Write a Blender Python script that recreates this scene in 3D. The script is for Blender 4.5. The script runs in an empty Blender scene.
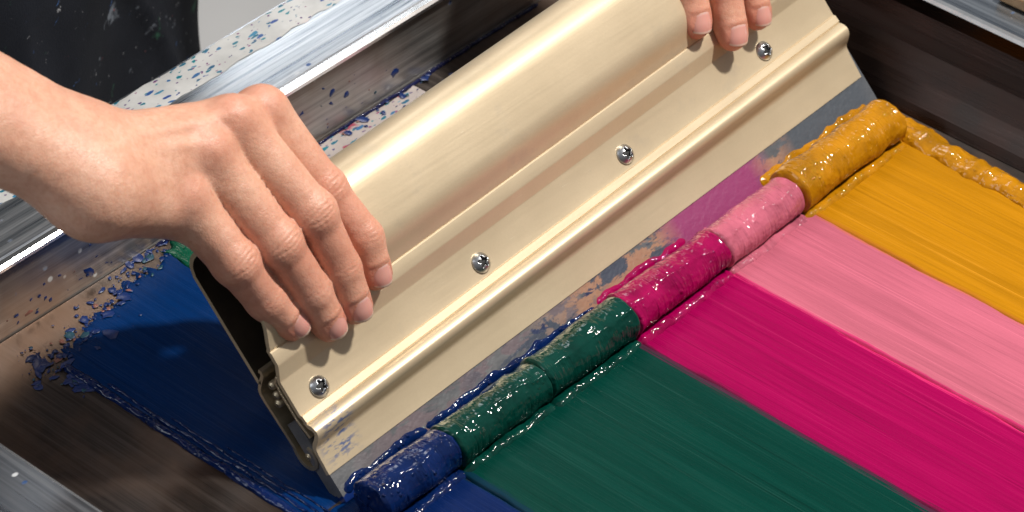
import bpy, bmesh, math
import numpy as np
from mathutils import Vector, Matrix

K = 0.001                     # everything below is written in millimetres
PI = math.pi
scene = bpy.context.scene
COL = scene.collection
rng = np.random.default_rng(7)

# ------------------------------------------------------------------ noise
def _h(ix, iy, iz, seed):
    h = (ix.astype(np.int64) * 374761393 + iy.astype(np.int64) * 668265263 + iz.astype(np.int64) * 2147483647 + seed * 974634777) & 0xffffffff
    h = ((h ^ (h >> 13)) * 1274126177) & 0xffffffff
    h = h ^ (h >> 16)
    return (h & 0xffff) / 65535.0 * 2 - 1

def vnoise(x, y=0.0, z=0.0, seed=0):
    x, y, z = np.broadcast_arrays(np.asarray(x, float), np.asarray(y, float), np.asarray(z, float))
    ix, iy, iz = np.floor(x), np.floor(y), np.floor(z)
    fx, fy, fz = x - ix, y - iy, z - iz
    fx, fy, fz = [t * t * (3 - 2 * t) for t in (fx, fy, fz)]
    r = 0
    for a in (0, 1):
        for b in (0, 1):
            for c in (0, 1):
                w = (fx if a else 1 - fx) * (fy if b else 1 - fy) * (fz if c else 1 - fz)
                r = r + w * _h(ix + a, iy + b, iz + c, seed)
    return r

def fbm(x, y=0.0, z=0.0, seed=0, o=3):
    r, a = 0, 1.0
    for i in range(o):
        r = r + a * vnoise(np.asarray(x) * 2**i, np.asarray(y) * 2**i, np.asarray(z) * 2**i, seed + i)
        a *= 0.5
    return r

def sstep(a, b, x):
    t = np.clip((np.asarray(x, float) - a) / (b - a), 0, 1)
    return t * t * (3 - 2 * t)

# ------------------------------------------------------------------ materials
def new_mat(name):
    m = bpy.data.materials.new(name); m.use_nodes = True
    nt = m.node_tree
    return m, nt, nt.nodes['Principled BSDF']

def nd(nt, typ, **kw):
    n = nt.nodes.new(typ)
    for k, v in kw.items():
        if k.startswith('i_'):
            key = k[2:].replace('_', ' ')
            n.inputs[key].default_value = v
        else:
            setattr(n, k, v)
    return n

def coords(nt, scale=(1, 1, 1), rot=(0, 0, 0), loc=(0, 0, 0), kind='Object'):
    tc = nd(nt, 'ShaderNodeTexCoord'); mp = nd(nt, 'ShaderNodeMapping')
    mp.inputs['Scale'].default_value = scale; mp.inputs['Rotation'].default_value = rot; mp.inputs['Location'].default_value = loc
    nt.links.new(tc.outputs[kind], mp.inputs[0])
    return mp.outputs[0]

def noise(nt, vec, scale, detail=4, rough=0.55, dist=0.0):
    n = nd(nt, 'ShaderNodeTexNoise'); n.inputs['Scale'].default_value = scale; n.inputs['Detail'].default_value = detail
    n.inputs['Roughness'].default_value = rough; n.inputs['Distortion'].default_value = dist
    nt.links.new(vec, n.inputs['Vector']); return n.outputs['Fac']

def ramp(nt, fac, stops, interp='LINEAR'):
    r = nd(nt, 'ShaderNodeValToRGB'); r.color_ramp.interpolation = interp
    cr = r.color_ramp
    while len(cr.elements) < len(stops): cr.elements.new(0.5)
    for e, (p, c) in zip(cr.elements, stops):
        e.position = p
        e.color = (c, c, c, 1) if isinstance(c, (int, float)) else (*c, 1)
    nt.links.new(fac, r.inputs[0]); return r.outputs['Color']

def mixc(nt, fac, a, b, blend='MIX'):
    m = nd(nt, 'ShaderNodeMix', data_type='RGBA', blend_type=blend)
    for sock, v in ((0, fac), (6, a), (7, b)):
        if isinstance(v, (int, float)): m.inputs[sock].default_value = v
        elif isinstance(v, tuple): m.inputs[sock].default_value = (*v, 1)
        else: nt.links.new(v, m.inputs[sock])
    return m.outputs[2]

def math_(nt, op, a, b=0.0, c=None, clamp=False):
    m = nd(nt, 'ShaderNodeMath', operation=op); m.use_clamp = clamp
    for i, v in enumerate((a, b) if c is None else (a, b, c)):
        if isinstance(v, (int, float)): m.inputs[i].default_value = v
        else: nt.links.new(v, m.inputs[i])
    return m.outputs[0]

def bump(nt, bs, height, strength, dist, prev=None):
    b = nd(nt, 'ShaderNodeBump'); b.inputs['Strength'].default_value = strength; b.inputs['Distance'].default_value = dist
    nt.links.new(height, b.inputs['Height'])
    if prev is not None: nt.links.new(prev, b.inputs['Normal'])
    nt.links.new(b.outputs[0], bs.inputs['Normal']); return b.outputs[0]

def xyz(nt, kind='Object'):
    tc = nd(nt, 'ShaderNodeTexCoord'); s = nd(nt, 'ShaderNodeSeparateXYZ')
    nt.links.new(tc.outputs[kind], s.inputs[0]); return s.outputs

def band(nt, v, a, b, soft):
    """1 between a and b, falling off over soft"""
    up = nd(nt, 'ShaderNodeMapRange'); up.clamp = True
    for i, x in ((1, a - soft), (2, a + soft)): up.inputs[i].default_value = x
    dn = nd(nt, 'ShaderNodeMapRange'); dn.clamp = True
    for i, x in ((1, b - soft), (2, b + soft)): dn.inputs[i].default_value = x
    dn.inputs[3].default_value = 1; dn.inputs[4].default_value = 0
    nt.links.new(v, up.inputs[0]); nt.links.new(v, dn.inputs[0])
    return math_(nt, 'MULTIPLY', up.outputs[0], dn.outputs[0])

def mat_gold():
    m, nt, b = new_mat('satin_gold_aluminium')
    v = coords(nt, (6, 260, 260))
    n = noise(nt, v, 4, 5, 0.6)
    v2 = coords(nt, (1, 1, 1)); n2 = noise(nt, v2, 900, 3, 0.7); n3 = noise(nt, v2, 22, 4, 0.6)
    c = ramp(nt, n3, [(0.3, (0.575, 0.46, 0.305)), (0.7, (0.65, 0.525, 0.355))])
    c = mixc(nt, math_(nt, 'MULTIPLY', ramp(nt, n2, [(0.35, 0.0), (0.7, 1.0)]), 0.22), c, (0.50, 0.40, 0.255))
    sc_ = ramp(nt, noise(nt, coords(nt, (14, 220, 220), rot=(0, 0, 0.35)), 6, 3, 0.6), [(0.685, 0.0), (0.72, 0.5)])
    c = mixc(nt, math_(nt, 'MULTIPLY', sc_, ramp(nt, n3, [(0.5, 0.0), (0.62, 1.0)])), c, (0.80, 0.72, 0.56))
    sm = ramp(nt, noise(nt, coords(nt, (1, 1, 1), loc=(3, 3, 3)), 34, 5, .7), [(0.60, 0.0), (0.75, 0.35)])
    c = mixc(nt, sm, c, (0.42, 0.36, 0.28))
    # blue ink smear wiped on the ridge near the near end
    o = xyz(nt)
    sx = band(nt, o['X'], -0.166, -0.150, 0.004); sy = band(nt, o['Y'], 0.017, 0.036, 0.003)
    nn = noise(nt, coords(nt, (60, 200, 60)), 3, 4, 0.6)
    msk = math_(nt, 'MULTIPLY', math_(nt, 'MULTIPLY', sx, sy), ramp(nt, nn, [(0.5, 0.0), (0.6, 0.85)]))
    c = mixc(nt, msk, c, (0.05, 0.12, 0.32))
    nt.links.new(c, b.inputs['Base Color'])
    b.inputs['Metallic'].default_value = 0.45
    nt.links.new(ramp(nt, n, [(0.3, 0.38), (0.7, 0.46)]), b.inputs['Roughness'])
    bump(nt, b, n2, 0.12, 0.0002)
    return m

def mat_metal(name, axis, dark=(0.10, 0.11, 0.13), light=(0.62, 0.64, 0.66), tint=None, rough=(0.22, 0.42), stains=True, seed=0.0, lo=.32, hi=.68):
    """brushed, worn metal with streaks along one axis"""
    m, nt, b = new_mat(name)
    sc = {'X': (1.2, 60, 60), 'Y': (60, 1.2, 60)}[axis]
    v = coords(nt, sc, loc=(seed, seed, seed))
    n = noise(nt, v, 3.2, 9, 0.72)
    vf = coords(nt, tuple(s * 6 for s in sc)); nf = noise(nt, vf, 3, 6, 0.7)
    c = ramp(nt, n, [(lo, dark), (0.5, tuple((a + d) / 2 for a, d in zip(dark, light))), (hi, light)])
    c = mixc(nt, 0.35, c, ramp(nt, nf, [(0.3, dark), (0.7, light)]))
    v1 = coords(nt, (1, 1, 1)); big = noise(nt, v1, 14, 4, 0.6, 0.4)
    if tint: c = mixc(nt, ramp(nt, big, [(0.42, 0.0), (0.62, 0.75)]), c, tint)
    met = 0.9
    if stains:
        vo = nd(nt, 'ShaderNodeTexVoronoi'); vo.inputs['Scale'].default_value = 110; vo.inputs['Randomness'].default_value = 1
        vv = coords(nt, (1, 1.6, 1), rot=(0, 0, 0.5)); nt.links.new(vv, vo.inputs['Vector'])
        dots = ramp(nt, vo.outputs['Distance'], [(0.13, 1.0), (0.2, 0.0)])
        zone = ramp(nt, noise(nt, v1, 30, 3), [(0.55, 0.0), (0.63, 1.0)])
        dm = math_(nt, 'MULTIPLY', dots, zone)
        dc = mixc(nt, ramp(nt, vo.outputs['Color'], [(0.45, 0.0), (0.55, 1.0)]), (0.01, 0.06, 0.2), (0.75, 0.75, 0.72))
        c = mixc(nt, dm, c, dc)
        nt.links.new(math_(nt, 'MULTIPLY_ADD', dm, -0.8, met), b.inputs['Metallic'])
    else: b.inputs['Metallic'].default_value = met
    nt.links.new(c, b.inputs['Base Color'])
    nt.links.new(ramp(nt, n, [(0.3, rough[0]), (0.7, rough[1])]), b.inputs['Roughness'])
    bump(nt, b, nf, 0.15, 0.0002)
    return m

def mat_tape(name, base=(0.52, 0.52, 0.51), red=0.0):
    m, nt, b = new_mat(name)
    c = base
    v1 = coords(nt, (1, 1, 1))
    n = noise(nt, v1, 40, 4, 0.6)
    c = ramp(nt, n, [(0.35, tuple(x * 0.75 for x in base)), (0.65, base)])
    c = mixc(nt, ramp(nt, noise(nt, coords(nt, (1, 1, 1), loc=(3, 1, 0)), 26, 4, .6), [(0.6, 0.0), (0.68, 0.5)]), c, (0.60, 0.48, 0.48))
    for sc, rot, th, col1, col2, seed in ((160, 0.5, 0.40, (0.01, 0.07, 0.16), (0.0, 0.17, 0.21), 0), (115, 0.9, 0.32, (0.02, 0.05, 0.22), (0.03, 0.2, 0.3), 5), (270, 0.3, 0.30, (0.01, 0.05, 0.15), (0.2, 0.02, 0.12), 9)):
        vo = nd(nt, 'ShaderNodeTexVoronoi'); vo.inputs['Scale'].default_value = sc; vo.inputs['Randomness'].default_value = 1
        vd = coords(nt, (1, 2.4, 1), rot=(0, 0, rot), loc=(seed, seed, 0))
        dn = nd(nt, 'ShaderNodeTexNoise'); dn.inputs['Scale'].default_value = 160; nt.links.new(vd, dn.inputs['Vector'])
        add = nd(nt, 'ShaderNodeVectorMath', operation='MULTIPLY_ADD'); add.inputs[1].default_value = (0.006, 0.006, 0.006)
        nt.links.new(dn.outputs['Color'], add.inputs[0]); nt.links.new(vd, add.inputs[2]); nt.links.new(add.outputs[0], vo.inputs['Vector'])
        sep = nd(nt, 'ShaderNodeSeparateColor'); nt.links.new(vo.outputs['Color'], sep.inputs[0])
        size = math_(nt, 'MULTIPLY', ramp(nt, sep.outputs[0], [(0.4, 0.0), (0.9, 1.0)]), th)
        msk = ramp(nt, math_(nt, 'SUBTRACT', size, vo.outputs['Distance']), [(0.0, 0.0), (0.03, 1.0)])
        c = mixc(nt, msk, c, mixc(nt, sep.outputs[1], col1, col2))
    if red:
        rm = ramp(nt, noise(nt, coords(nt, (1, 1, 1), loc=(7, 2, 0)), 45, 4, .6), [(0.56, 0.0), (0.6, 0.9)])
        c = mixc(nt, rm, c, (0.28, 0.02, 0.06))
    nt.links.new(c, b.inputs['Base Color'])
    b.inputs['Roughness'].default_value = 0.45
    bump(nt, b, n, 0.2, 0.0006)
    return m

def mat_ink(name, col, left=None, right=None, kind='film', alt=None):
    """glossy wet printing ink; films carry pulled streaks (UV.y runs along the pull)"""
    m, nt, b = new_mat(name)
    dark = tuple(x * 0.62 for x in col); lite = tuple(min(1, x * 1.18 + 0.004) for x in col)
    if kind == 'film':
        v = coords(nt, (70, 1.6, 1))
        n = noise(nt, v, 5, 8, 0.7); nf = noise(nt, coords(nt, (300, 3.5, 1), rot=(0, 0, 0.03)), 4, 6, 0.75)
        c = ramp(nt, n, [(0.2, dark), (0.5, col), (0.8, lite)])
        c = mixc(nt, math_(nt, 'MULTIPLY', ramp(nt, nf, [(0.52, 0.0), (0.68, 1.0)]), 0.6), c, lite)
        bigv = noise(nt, coords(nt, (26, 2.2, 1), rot=(0, 0, 0.05)), 2.2, 4, 0.6, 0.5)
        c = mixc(nt, ramp(nt, bigv, [(0.35, 0.55), (0.6, 0.0)]), c, tuple(x * 0.72 for x in col))
        scr = ramp(nt, noise(nt, coords(nt, (420, 2.0, 1), rot=(0, 0, -0.04), loc=(1, 0, 0)), 3, 3, 0.6), [(0.62, 0.0), (0.67, 0.55)])
        c = mixc(nt, scr, c, tuple(min(1, x * 1.45 + 0.015) for x in col))
        scd = ramp(nt, noise(nt, coords(nt, (330, 2.6, 1), rot=(0, 0, 0.05), loc=(5, 0, 0)), 3, 4, 0.6), [(0.62, 0.0), (0.68, 0.6)])
        c = mixc(nt, scd, c, tuple(x * 0.45 for x in col))
        uv = xyz(nt, 'UV')
        edge_n = noise(nt, coords(nt, (420, 6, 1), loc=(2, 2, 0)), 3, 6, 0.75)
        if left:
            e = math_(nt, 'ADD', math_(nt, 'MULTIPLY', uv['X'], -7.0), edge_n)
            c = mixc(nt, ramp(nt, e, [(0.30, 0.0), (0.33, 0.75)]), c, left)
        if right:
            e = math_(nt, 'ADD', math_(nt, 'MULTIPLY', math_(nt, 'SUBTRACT', 1.0, uv['X']), -7.0), edge_n)
            c = mixc(nt, ramp(nt, e, [(0.30, 0.0), (0.33, 0.75)]), c, right)
        nt.links.new(ramp(nt, nf, [(0.3, 0.20), (0.7, 0.32)]), b.inputs['Roughness'])
        b.inputs['Specular IOR Level'].default_value = 0.07
        p = bump(nt, b, n, 0.22, 0.0008)
        bump(nt, b, nf, 0.5, 0.0004, p)
    else:
        v = coords(nt, (1, 1, 1))
        n = noise(nt, coords(nt, (230, 30, 30)), 3.0, 5, 0.6, 0.6)
        n2 = noise(nt, v, 520, 3, 0.6)
        c = ramp(nt, noise(nt, v, 60, 4, 0.6), [(0.3, dark), (0.55, col), (0.8, lite)])
        if alt:
            am = ramp(nt, noise(nt, coords(nt, (1, 1, 1), loc=(4, 0, 1)), 70, 5, 0.65), [(0.64, 0.0), (0.70, 0.7)])
            c = mixc(nt, am, c, alt)
        b.inputs['Roughness'].default_value = 0.06
        b.inputs['Specular IOR Level'].default_value = 0.3
        rip = noise(nt, coords(nt, (150, 20, 20)), 3.2, 1.5, 0.5, 0.2)
        rz = ramp(nt, noise(nt, v, 75, 3, .6), [(0.40, 0.25), (0.6, 1.0)])
        p = bump(nt, b, math_(nt, 'MULTIPLY', rip, rz), 0.8, 0.0018)
        p = bump(nt, b, n2, 0.10, 0.0003, p)
        vo = nd(nt, 'ShaderNodeTexVoronoi'); vo.inputs['Scale'].default_value = 300; nt.links.new(v, vo.inputs['Vector'])
        sep = nd(nt, 'ShaderNodeSeparateColor'); nt.links.new(vo.outputs['Color'], sep.inputs[0])
        lo_ = 0.45 if kind == 'bubbly' else 0.80
        size = ramp(nt, sep.outputs[0], [(lo_, 0.0), (lo_ + 0.05, 0.22), (1.0, 0.42)])
        hb = math_(nt, 'MULTIPLY', math_(nt, 'SUBTRACT', size, vo.outputs['Distance'], clamp=True), 2.0)
        bump(nt, b, hb, 1.0, 0.0013 if kind == 'bubbly' else 0.0007, p)
    nt.links.new(c, b.inputs['Base Color'])
    return m

def mat_skin():
    m, nt, b = new_mat('skin')
    at = nd(nt, 'ShaderNodeAttribute', attribute_name='flush')
    v = coords(nt, (1, 1, 1))
    n1 = noise(nt, v, 55, 5, 0.6); n2 = noise(nt, v, 420, 4, 0.65)
    c = ramp(nt, n1, [(0.3, (0.61, 0.315, 0.215)), (0.52, (0.69, 0.39, 0.27)), (0.75, (0.75, 0.47, 0.345))])
    c = mixc(nt, math_(nt, 'MULTIPLY', ramp(nt, n2, [(0.42, 0.0), (0.7, 1.0)]), 0.5), c, (0.54, 0.235, 0.145))
    c = mixc(nt, math_(nt, 'MULTIPLY', at.outputs['Fac'], math_(nt, 'ADD', n1, 0.45), clamp=True), c, (0.52, 0.155, 0.10))
    nt.links.new(c, b.inputs['Base Color'])
    b.inputs['Roughness'].default_value = 0.40
    b.inputs['Specular IOR Level'].default_value = 0.42
    b.inputs['Subsurface Weight'].default_value = 0.25
    b.inputs['Subsurface Radius'].default_value = (1.0, 0.35, 0.2)
    b.inputs['Subsurface Scale'].default_value = 0.004
    vo = nd(nt, 'ShaderNodeTexVoronoi', feature='DISTANCE_TO_EDGE'); vo.inputs['Scale'].default_value = 800
    nt.links.new(v, vo.inputs['Vector'])
    cr = ramp(nt, vo.outputs['Distance'], [(0.0, 0.0), (0.12, 1.0)])
    p = bump(nt, b, cr, 0.28, 0.00025)
    p = bump(nt, b, noise(nt, v, 1500, 3, 0.6), 0.12, 0.0002, p)
    p = bump(nt, b, noise(nt, coords(nt, (1, 1, 1), rot=(0.5, 0.7, 0.2)), 160, 6, 0.7), 0.5, 0.0008, p)
    bump(nt, b, noise(nt, coords(nt, (1, 4, 1), rot=(0, 0, 0.3)), 130, 4, 0.7), 0.35, 0.0005, p)
    return m

def mat_nail():
    m, nt, b = new_mat('fingernail')
    uv = xyz(nt, 'UV')
    nn = noise(nt, coords(nt, (1, 1, 1)), 300, 3)
    c = ramp(nt, math_(nt, 'MULTIPLY_ADD', nn, 0.04, uv['Y']), [(0.0, (0.62, 0.36, 0.30)), (0.10, (0.66, 0.42, 0.36)), (0.22, (0.60, 0.29, 0.24)), (0.88, (0.60, 0.28, 0.23)), (0.95, (0.66, 0.48, 0.38))])
    nt.links.new(c, b.inputs['Base Color'])
    b.inputs['Roughness'].default_value = 0.27
    b.inputs['Subsurface Weight'].default_value = 0.15
    b.inputs['Subsurface Scale'].default_value = 0.002
    bump(nt, b, noise(nt, coords(nt, (1, 1, 1)), 250, 2), 0.15, 0.0004)
    return m

def mat_simple(name, col, rough=0.5, metal=0.0, nscale=200, var=0.2, bstr=0.1):
    m, nt, b = new_mat(name)
    n = noise(nt, coords(nt, (1, 1, 1)), nscale, 4, 0.6)
    nt.links.new(ramp(nt, n, [(0.3, tuple(x * (1 - var) for x in col)), (0.7, tuple(min(1, x * (1 + var)) for x in col))]), b.inputs['Base Color'])
    b.inputs['Roughness'].default_value = rough; b.inputs['Metallic'].default_value = metal
    bump(nt, b, n, bstr, 0.0004)
    return m

def mat_apron():
    m, nt, b = new_mat('stained_apron_cloth')
    v = coords(nt, (1, 1, 1))
    n = noise(nt, v, 12, 5, 0.6)
    c = ramp(nt, n, [(0.3, (0.004, 0.005, 0.008)), (0.7, (0.012, 0.014, 0.020))])
    for sc, loc, th, col in ((40, (0, 0, 0), 0.66, (0.16, 0.18, 0.21)), (55, (3, 3, 3), 0.69, (0.03, 0.10, 0.06)), (170, (5, 1, 2), 0.69, (0.35, 0.36, 0.38)), (120, (1, 8, 2), 0.71, (0.05, 0.12, 0.30)), (110, (9, 8, 2), 0.72, (0.30, 0.08, 0.08))):
        vv = coords(nt, (1, 1, 1), loc=loc)
        c = mixc(nt, ramp(nt, noise(nt, vv, sc, 5, 0.65, 0.3), [(th - .03, 0.0), (th + 0.04, 0.8)]), c, col)
    nt.links.new(c, b.inputs['Base Color'])
    b.inputs['Roughness'].default_value = 0.9; b.inputs['Specular IOR Level'].default_value = 0.15
    wv = noise(nt, v, 900, 2)
    bump(nt, b, wv, 0.3, 0.0006)
    return m

def mat_blade():
    """rubber blade: object Y is the height above the printing edge"""
    m, nt, b = new_mat('stained_blade_rubber')
    v = coords(nt, (1, 1, 1))
    o = xyz(nt)
    base = ramp(nt, noise(nt, v, 30, 4, .6), [(0.35, (0.055, 0.06, 0.068)), (0.65, (0.14, 0.14, 0.145))])
    # brown, purple and slate smears along the blade
    def patch(lo, hi, soft, col, sc, th, loc, st=1.0):
        nonlocal base
        k = band(nt, o['X'], lo, hi, soft)
        nz = noise(nt, coords(nt, (0.6, 1.3, 1.0), loc=loc), sc, 6, 0.66, 0.3)
        base = mixc(nt, math_(nt, 'MULTIPLY', ramp(nt, nz, [(th - .015, 0.0), (th + .02, st)]), k), base, col)
    patch(-0.03, 0.16, 0.02, (0.30, 0.16, 0.10), 60, 0.42, (0, 0, 0))
    patch(-0.15, 0.0, 0.02, (0.13, 0.10, 0.11), 55, 0.50, (2, 0, 0))
    patch(-0.08, 0.20, 0.02, (0.045, 0.055, 0.08), 75, 0.54, (4, 0, 0))
    patch(0.05, 0.118, 0.008, (0.24, 0.035, 0.12), 40, 0.40, (6, 1, 0))
    patch(0.135, 0.203, 0.008, (0.06, 0.07, 0.085), 30, 0.42, (8, 1, 0))
    patch(-0.20, 0.05, 0.02, (0.012, 0.022, 0.07), 90, 0.66, (1, 3, 0))
    patch(-0.20, -0.06, 0.02, (0.16, 0.08, 0.09), 80, 0.64, (1, 9, 0), .6)
    # wet ink creeping up from the printing edge
    jag = noise(nt, coords(nt, (1, 0.2, 1)), 170, 5, 0.7)
    hgt = math_(nt, 'MULTIPLY_ADD', jag, -0.009, o['Y'])
    low = ramp(nt, math_(nt, 'MULTIPLY_ADD', hgt, 100.0, 0.5), [(0.36, 1.0), (0.40, 0.0)])
    col = mixc(nt, band(nt, o['X'], -0.2, -0.005, 0.003), (0.40, 0.01, 0.12), (0.006, 0.022, 0.12))
    col = mixc(nt, band(nt, o['X'], 0.056, 0.12, 0.002), col, (0.55, 0.14, 0.22))
    col = mixc(nt, band(nt, o['X'], 0.12, 0.25, 0.002), col, (0.60, 0.26, 0.01))
    base = mixc(nt, low, base, col)
    nt.links.new(base, b.inputs['Base Color'])
    nt.links.new(math_(nt, 'MULTIPLY_ADD', low, -0.3, 0.42), b.inputs['Roughness'])
    bump(nt, b, noise(nt, v, 300, 4, .6), 0.5, 0.0008)
    return m

# ------------------------------------------------------------------ mesh helpers
def link_mesh(name, verts, faces, mat, parent=None, smooth=True, uvs=None, scale=K):
    me = bpy.data.meshes.new(name)
    v = np.asarray(verts, float) * scale
    me.from_pydata(v.tolist(), [], [list(map(int, f)) for f in faces])
    me.update()
    if smooth: me.polygons.foreach_set('use_smooth', [True] * len(me.polygons))
    if uvs is not None:
        uvl = me.uv_layers.new(name='UVMap')
        idx = np.empty(len(me.loops), int); me.loops.foreach_get('vertex_index', idx)
        uvl.data.foreach_set('uv', np.asarray(uvs)[idx].ravel())
    o = bpy.data.objects.new(name, me); COL.objects.link(o)
    if mat: me.materials.append(mat)
    if parent: o.parent = parent
    return o

def empty(name, loc=(0, 0, 0)):
    o = bpy.data.objects.new(name, None); COL.objects.link(o)
    o.location = [c * K for c in loc]; o.empty_display_size = 0.02
    return o

def tag(o, label=None, cat=None, group=None, kind=None):
    if label: o['label'] = label
    if cat: o['category'] = cat
    if group: o['group'] = group
    if kind: o['kind'] = kind
    return o

def bevel(o, w, seg=2, ang=30):
    md = o.modifiers.new('bevel', 'BEVEL'); md.width = w * K; md.segments = seg; md.limit_method = 'ANGLE'; md.angle_limit = math.radians(ang)
    md.harden_normals = False
    return o

def sharp_smooth(o, ang=35):
    me = o.data
    bm = bmesh.new(); bm.from_mesh(me)
    for e in bm.edges:
        if len(e.link_faces) == 2 and e.calc_face_angle(0) > math.radians(ang): e.smooth = False
    bm.to_mesh(me); bm.free()

def box(name, x0, x1, y0, y1, z0, z1, mat, parent=None, bv=0.8):
    v = [(x, y, z) for x in (x0, x1) for y in (y0, y1) for z in (z0, z1)]
    f = [(0, 1, 3, 2), (4, 6, 7, 5), (0, 4, 5, 1), (2, 3, 7, 6), (0, 2, 6, 4), (1, 5, 7, 3)]
    o = link_mesh(name, v, f, mat, parent, smooth=False)
    if bv: bevel(o, bv)
    return o

def grid_faces(nu, nv, wrap_v=False):
    f = []
    for i in range(nu - 1):
        for j in range(nv if wrap_v else nv - 1):
            a = i * nv + j; b_ = i * nv + (j + 1) % nv
            f.append((a, b_, b_ + nv, a + nv))
    return f

# ------------------------------------------------------------------ the setting
M_floor = mat_simple('workshop_floor', (0.66, 0.64, 0.61), 0.6, 0, 4, 0.05)
fl = link_mesh('floor', [(-4000, -4000, -880), (6000, -4000, -880), (6000, 8000, -880), (-4000, 8000, -880)], [(0, 1, 2, 3)], M_floor, smooth=False)
tag(fl, kind='structure')

# ------------------------------------------------------------------ the printing frame
M_railX = mat_metal('brushed_rail_along_back', 'X', dark=(0.11, 0.14, 0.18), light=(0.80, 0.82, 0.84), lo=.40, hi=.62)
M_railY = mat_metal('brushed_rail_along_side', 'Y', dark=(0.09, 0.11, 0.14), light=(0.40, 0.43, 0.46), seed=3)
M_wallX = mat_metal('stained_inner_wall', 'X', dark=(0.13, 0.13, 0.135), light=(0.78, 0.76, 0.73), tint=(0.34, 0.27, 0.22), seed=5, rough=(0.3, 0.5))
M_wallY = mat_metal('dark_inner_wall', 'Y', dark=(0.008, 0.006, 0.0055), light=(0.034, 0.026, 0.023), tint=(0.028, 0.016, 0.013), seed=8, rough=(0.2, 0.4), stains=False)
M_bed = mat_metal('bronze_brown_bed', 'Y', dark=(0.025, 0.020, 0.018), light=(0.155, 0.13, 0.118), tint=(0.17, 0.115, 0.085), seed=2, rough=(0.28, 0.45), stains=False)
M_edge = mat_simple('bright_worn_edge', (0.85, 0.86, 0.86), 0.22, 0.95, 90, 0.1)
M_tape = mat_tape('splattered_white_tape')
M_tape2 = mat_tape('splattered_inner_tape', (0.42, 0.37, 0.35), red=1)
RZ = 42.0
frame = empty('printing_frame', (0, -60, 0))
tag(frame, 'worn brushed metal screen printing frame with raised rails around the ink', 'printing frame')
def fr(o): o.parent = frame; o.location = (0, 60 * K, 0); return o

def rail(name, profile, axis, a, b, mats, face_mats):
    """extrude a closed profile (across, up) along an axis; one material per profile edge"""
    n = len(profile); v = []
    for t in (a, b):
        for (p, z) in profile: v.append((t, p, z) if axis == 'X' else (p, t, z))
    f = [(i, (i + 1) % n, n + (i + 1) % n, n + i) for i in range(n)] + [tuple(range(n))[::-1], tuple(range(n, 2 * n))]
    o = link_mesh(name, v, f, None, None, smooth=False)
    for m in mats: o.data.materials.append(m)
    for i, p in enumerate(o.data.polygons): p.material_index = face_mats[i] if i < n else 0
    bm = bmesh.new(); bm.from_mesh(o.data); bmesh.ops.recalc_face_normals(bm, faces=bm.faces); bm.to_mesh(o.data); bm.free()
    return fr(o)

# back rail: inner wall, bright worn lip, wide brushed top, outer wall
bev = 0.4
back = rail('rail', [(124, -8), (124, 0.4), (124.3, 1.0), (124.6, 36), (121.4, 38.8), (121.0, 41.0), (122.4, 42), (125.4, 41.7), (126.4, RZ), (173, RZ), (174.5, 40.5), (174.5, -8)], 'X', -330, 330,
            [M_railX, M_wallX, M_edge], [1, 1, 1, 2, 2, 2, 2, 0, 0, 0, 0, 0])
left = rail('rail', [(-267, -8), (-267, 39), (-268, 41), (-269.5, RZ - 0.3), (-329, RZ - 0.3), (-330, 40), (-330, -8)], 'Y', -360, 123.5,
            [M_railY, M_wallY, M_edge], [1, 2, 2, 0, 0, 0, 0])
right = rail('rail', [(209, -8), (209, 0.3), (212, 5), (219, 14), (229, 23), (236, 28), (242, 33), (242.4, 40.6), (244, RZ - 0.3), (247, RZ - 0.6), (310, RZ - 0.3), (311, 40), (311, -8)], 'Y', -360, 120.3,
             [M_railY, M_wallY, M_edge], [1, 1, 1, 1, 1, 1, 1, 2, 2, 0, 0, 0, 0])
front = rail('rail', [(-360.5, -8), (-360.5, 40), (-362, RZ), (-410, RZ), (-411, 40), (-411, -8)], 'X', -330, 311, [M_railX, M_wallX], [1, 0, 0, 0, 0, 0])
fr(box('bed', -266.5, 208.7, -360, 123.6, -8, 0, M_bed, bv=0))

def strip(name, x0, x1, y0, y1, z, mat, amp=1.2, seed=0, th=0.35):
    nx = int((x1 - x0) / 2) + 1; ny = 12
    xs = np.linspace(x0, x1, nx)
    v, uv = [], []
    e0 = y0 + amp * fbm(xs / 9, seed, 0, seed); e1 = y1 + amp * 0.5 * fbm(xs / 12, seed + 4, 0, seed)
    for i, x in enumerate(xs):
        for j in range(ny):
            t = j / (ny - 1); y = e0[i] * (1 - t) + e1[i] * t
            edge = min(t, 1 - t) * (ny - 1)
            v.append((x, y, z + (th if edge >= 1 else 0.05))); uv.append((i / nx, t))
    v = np.array(v); v[:, 2] += 0.12 * vnoise(v[:, 0] / 7, v[:, 1] / 7, 0, seed)
    return fr(link_mesh(name, v, [f[::-1] for f in grid_faces(nx, ny)], mat, None, uvs=uv))
strip('tape', -330, 330, 154, 172.2, RZ + 0.15, M_tape, 0.8, 1)
strip('tape', -72, 66, 99, 120.5, 0.35, M_tape2, 2.0, 2)

# ------------------------------------------------------------------ the squeegee
# local frame of the squeegee: X = length, Y = up along the blade (s), Z = out of the front face (n)
TILT = math.radians(45)
ORG = Vector((0, -57, 0))
def sn2w(x, s, n):
    k = 0.70710678
    return np.array([x, ORG.y + k * (s - n), k * (s + n)])
squeegee = empty('squeegee', ORG)
squeegee.rotation_euler = (TILT, 0, 0)
tag(squeegee, 'gold aluminium squeegee leaning over the ink rolls with four screws in its face', 'squeegee')
XL, XR = -170.0, 201.0
SK = 0.028                        # the handle sits slightly skewed on the blade
M_gold = mat_gold()

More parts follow.
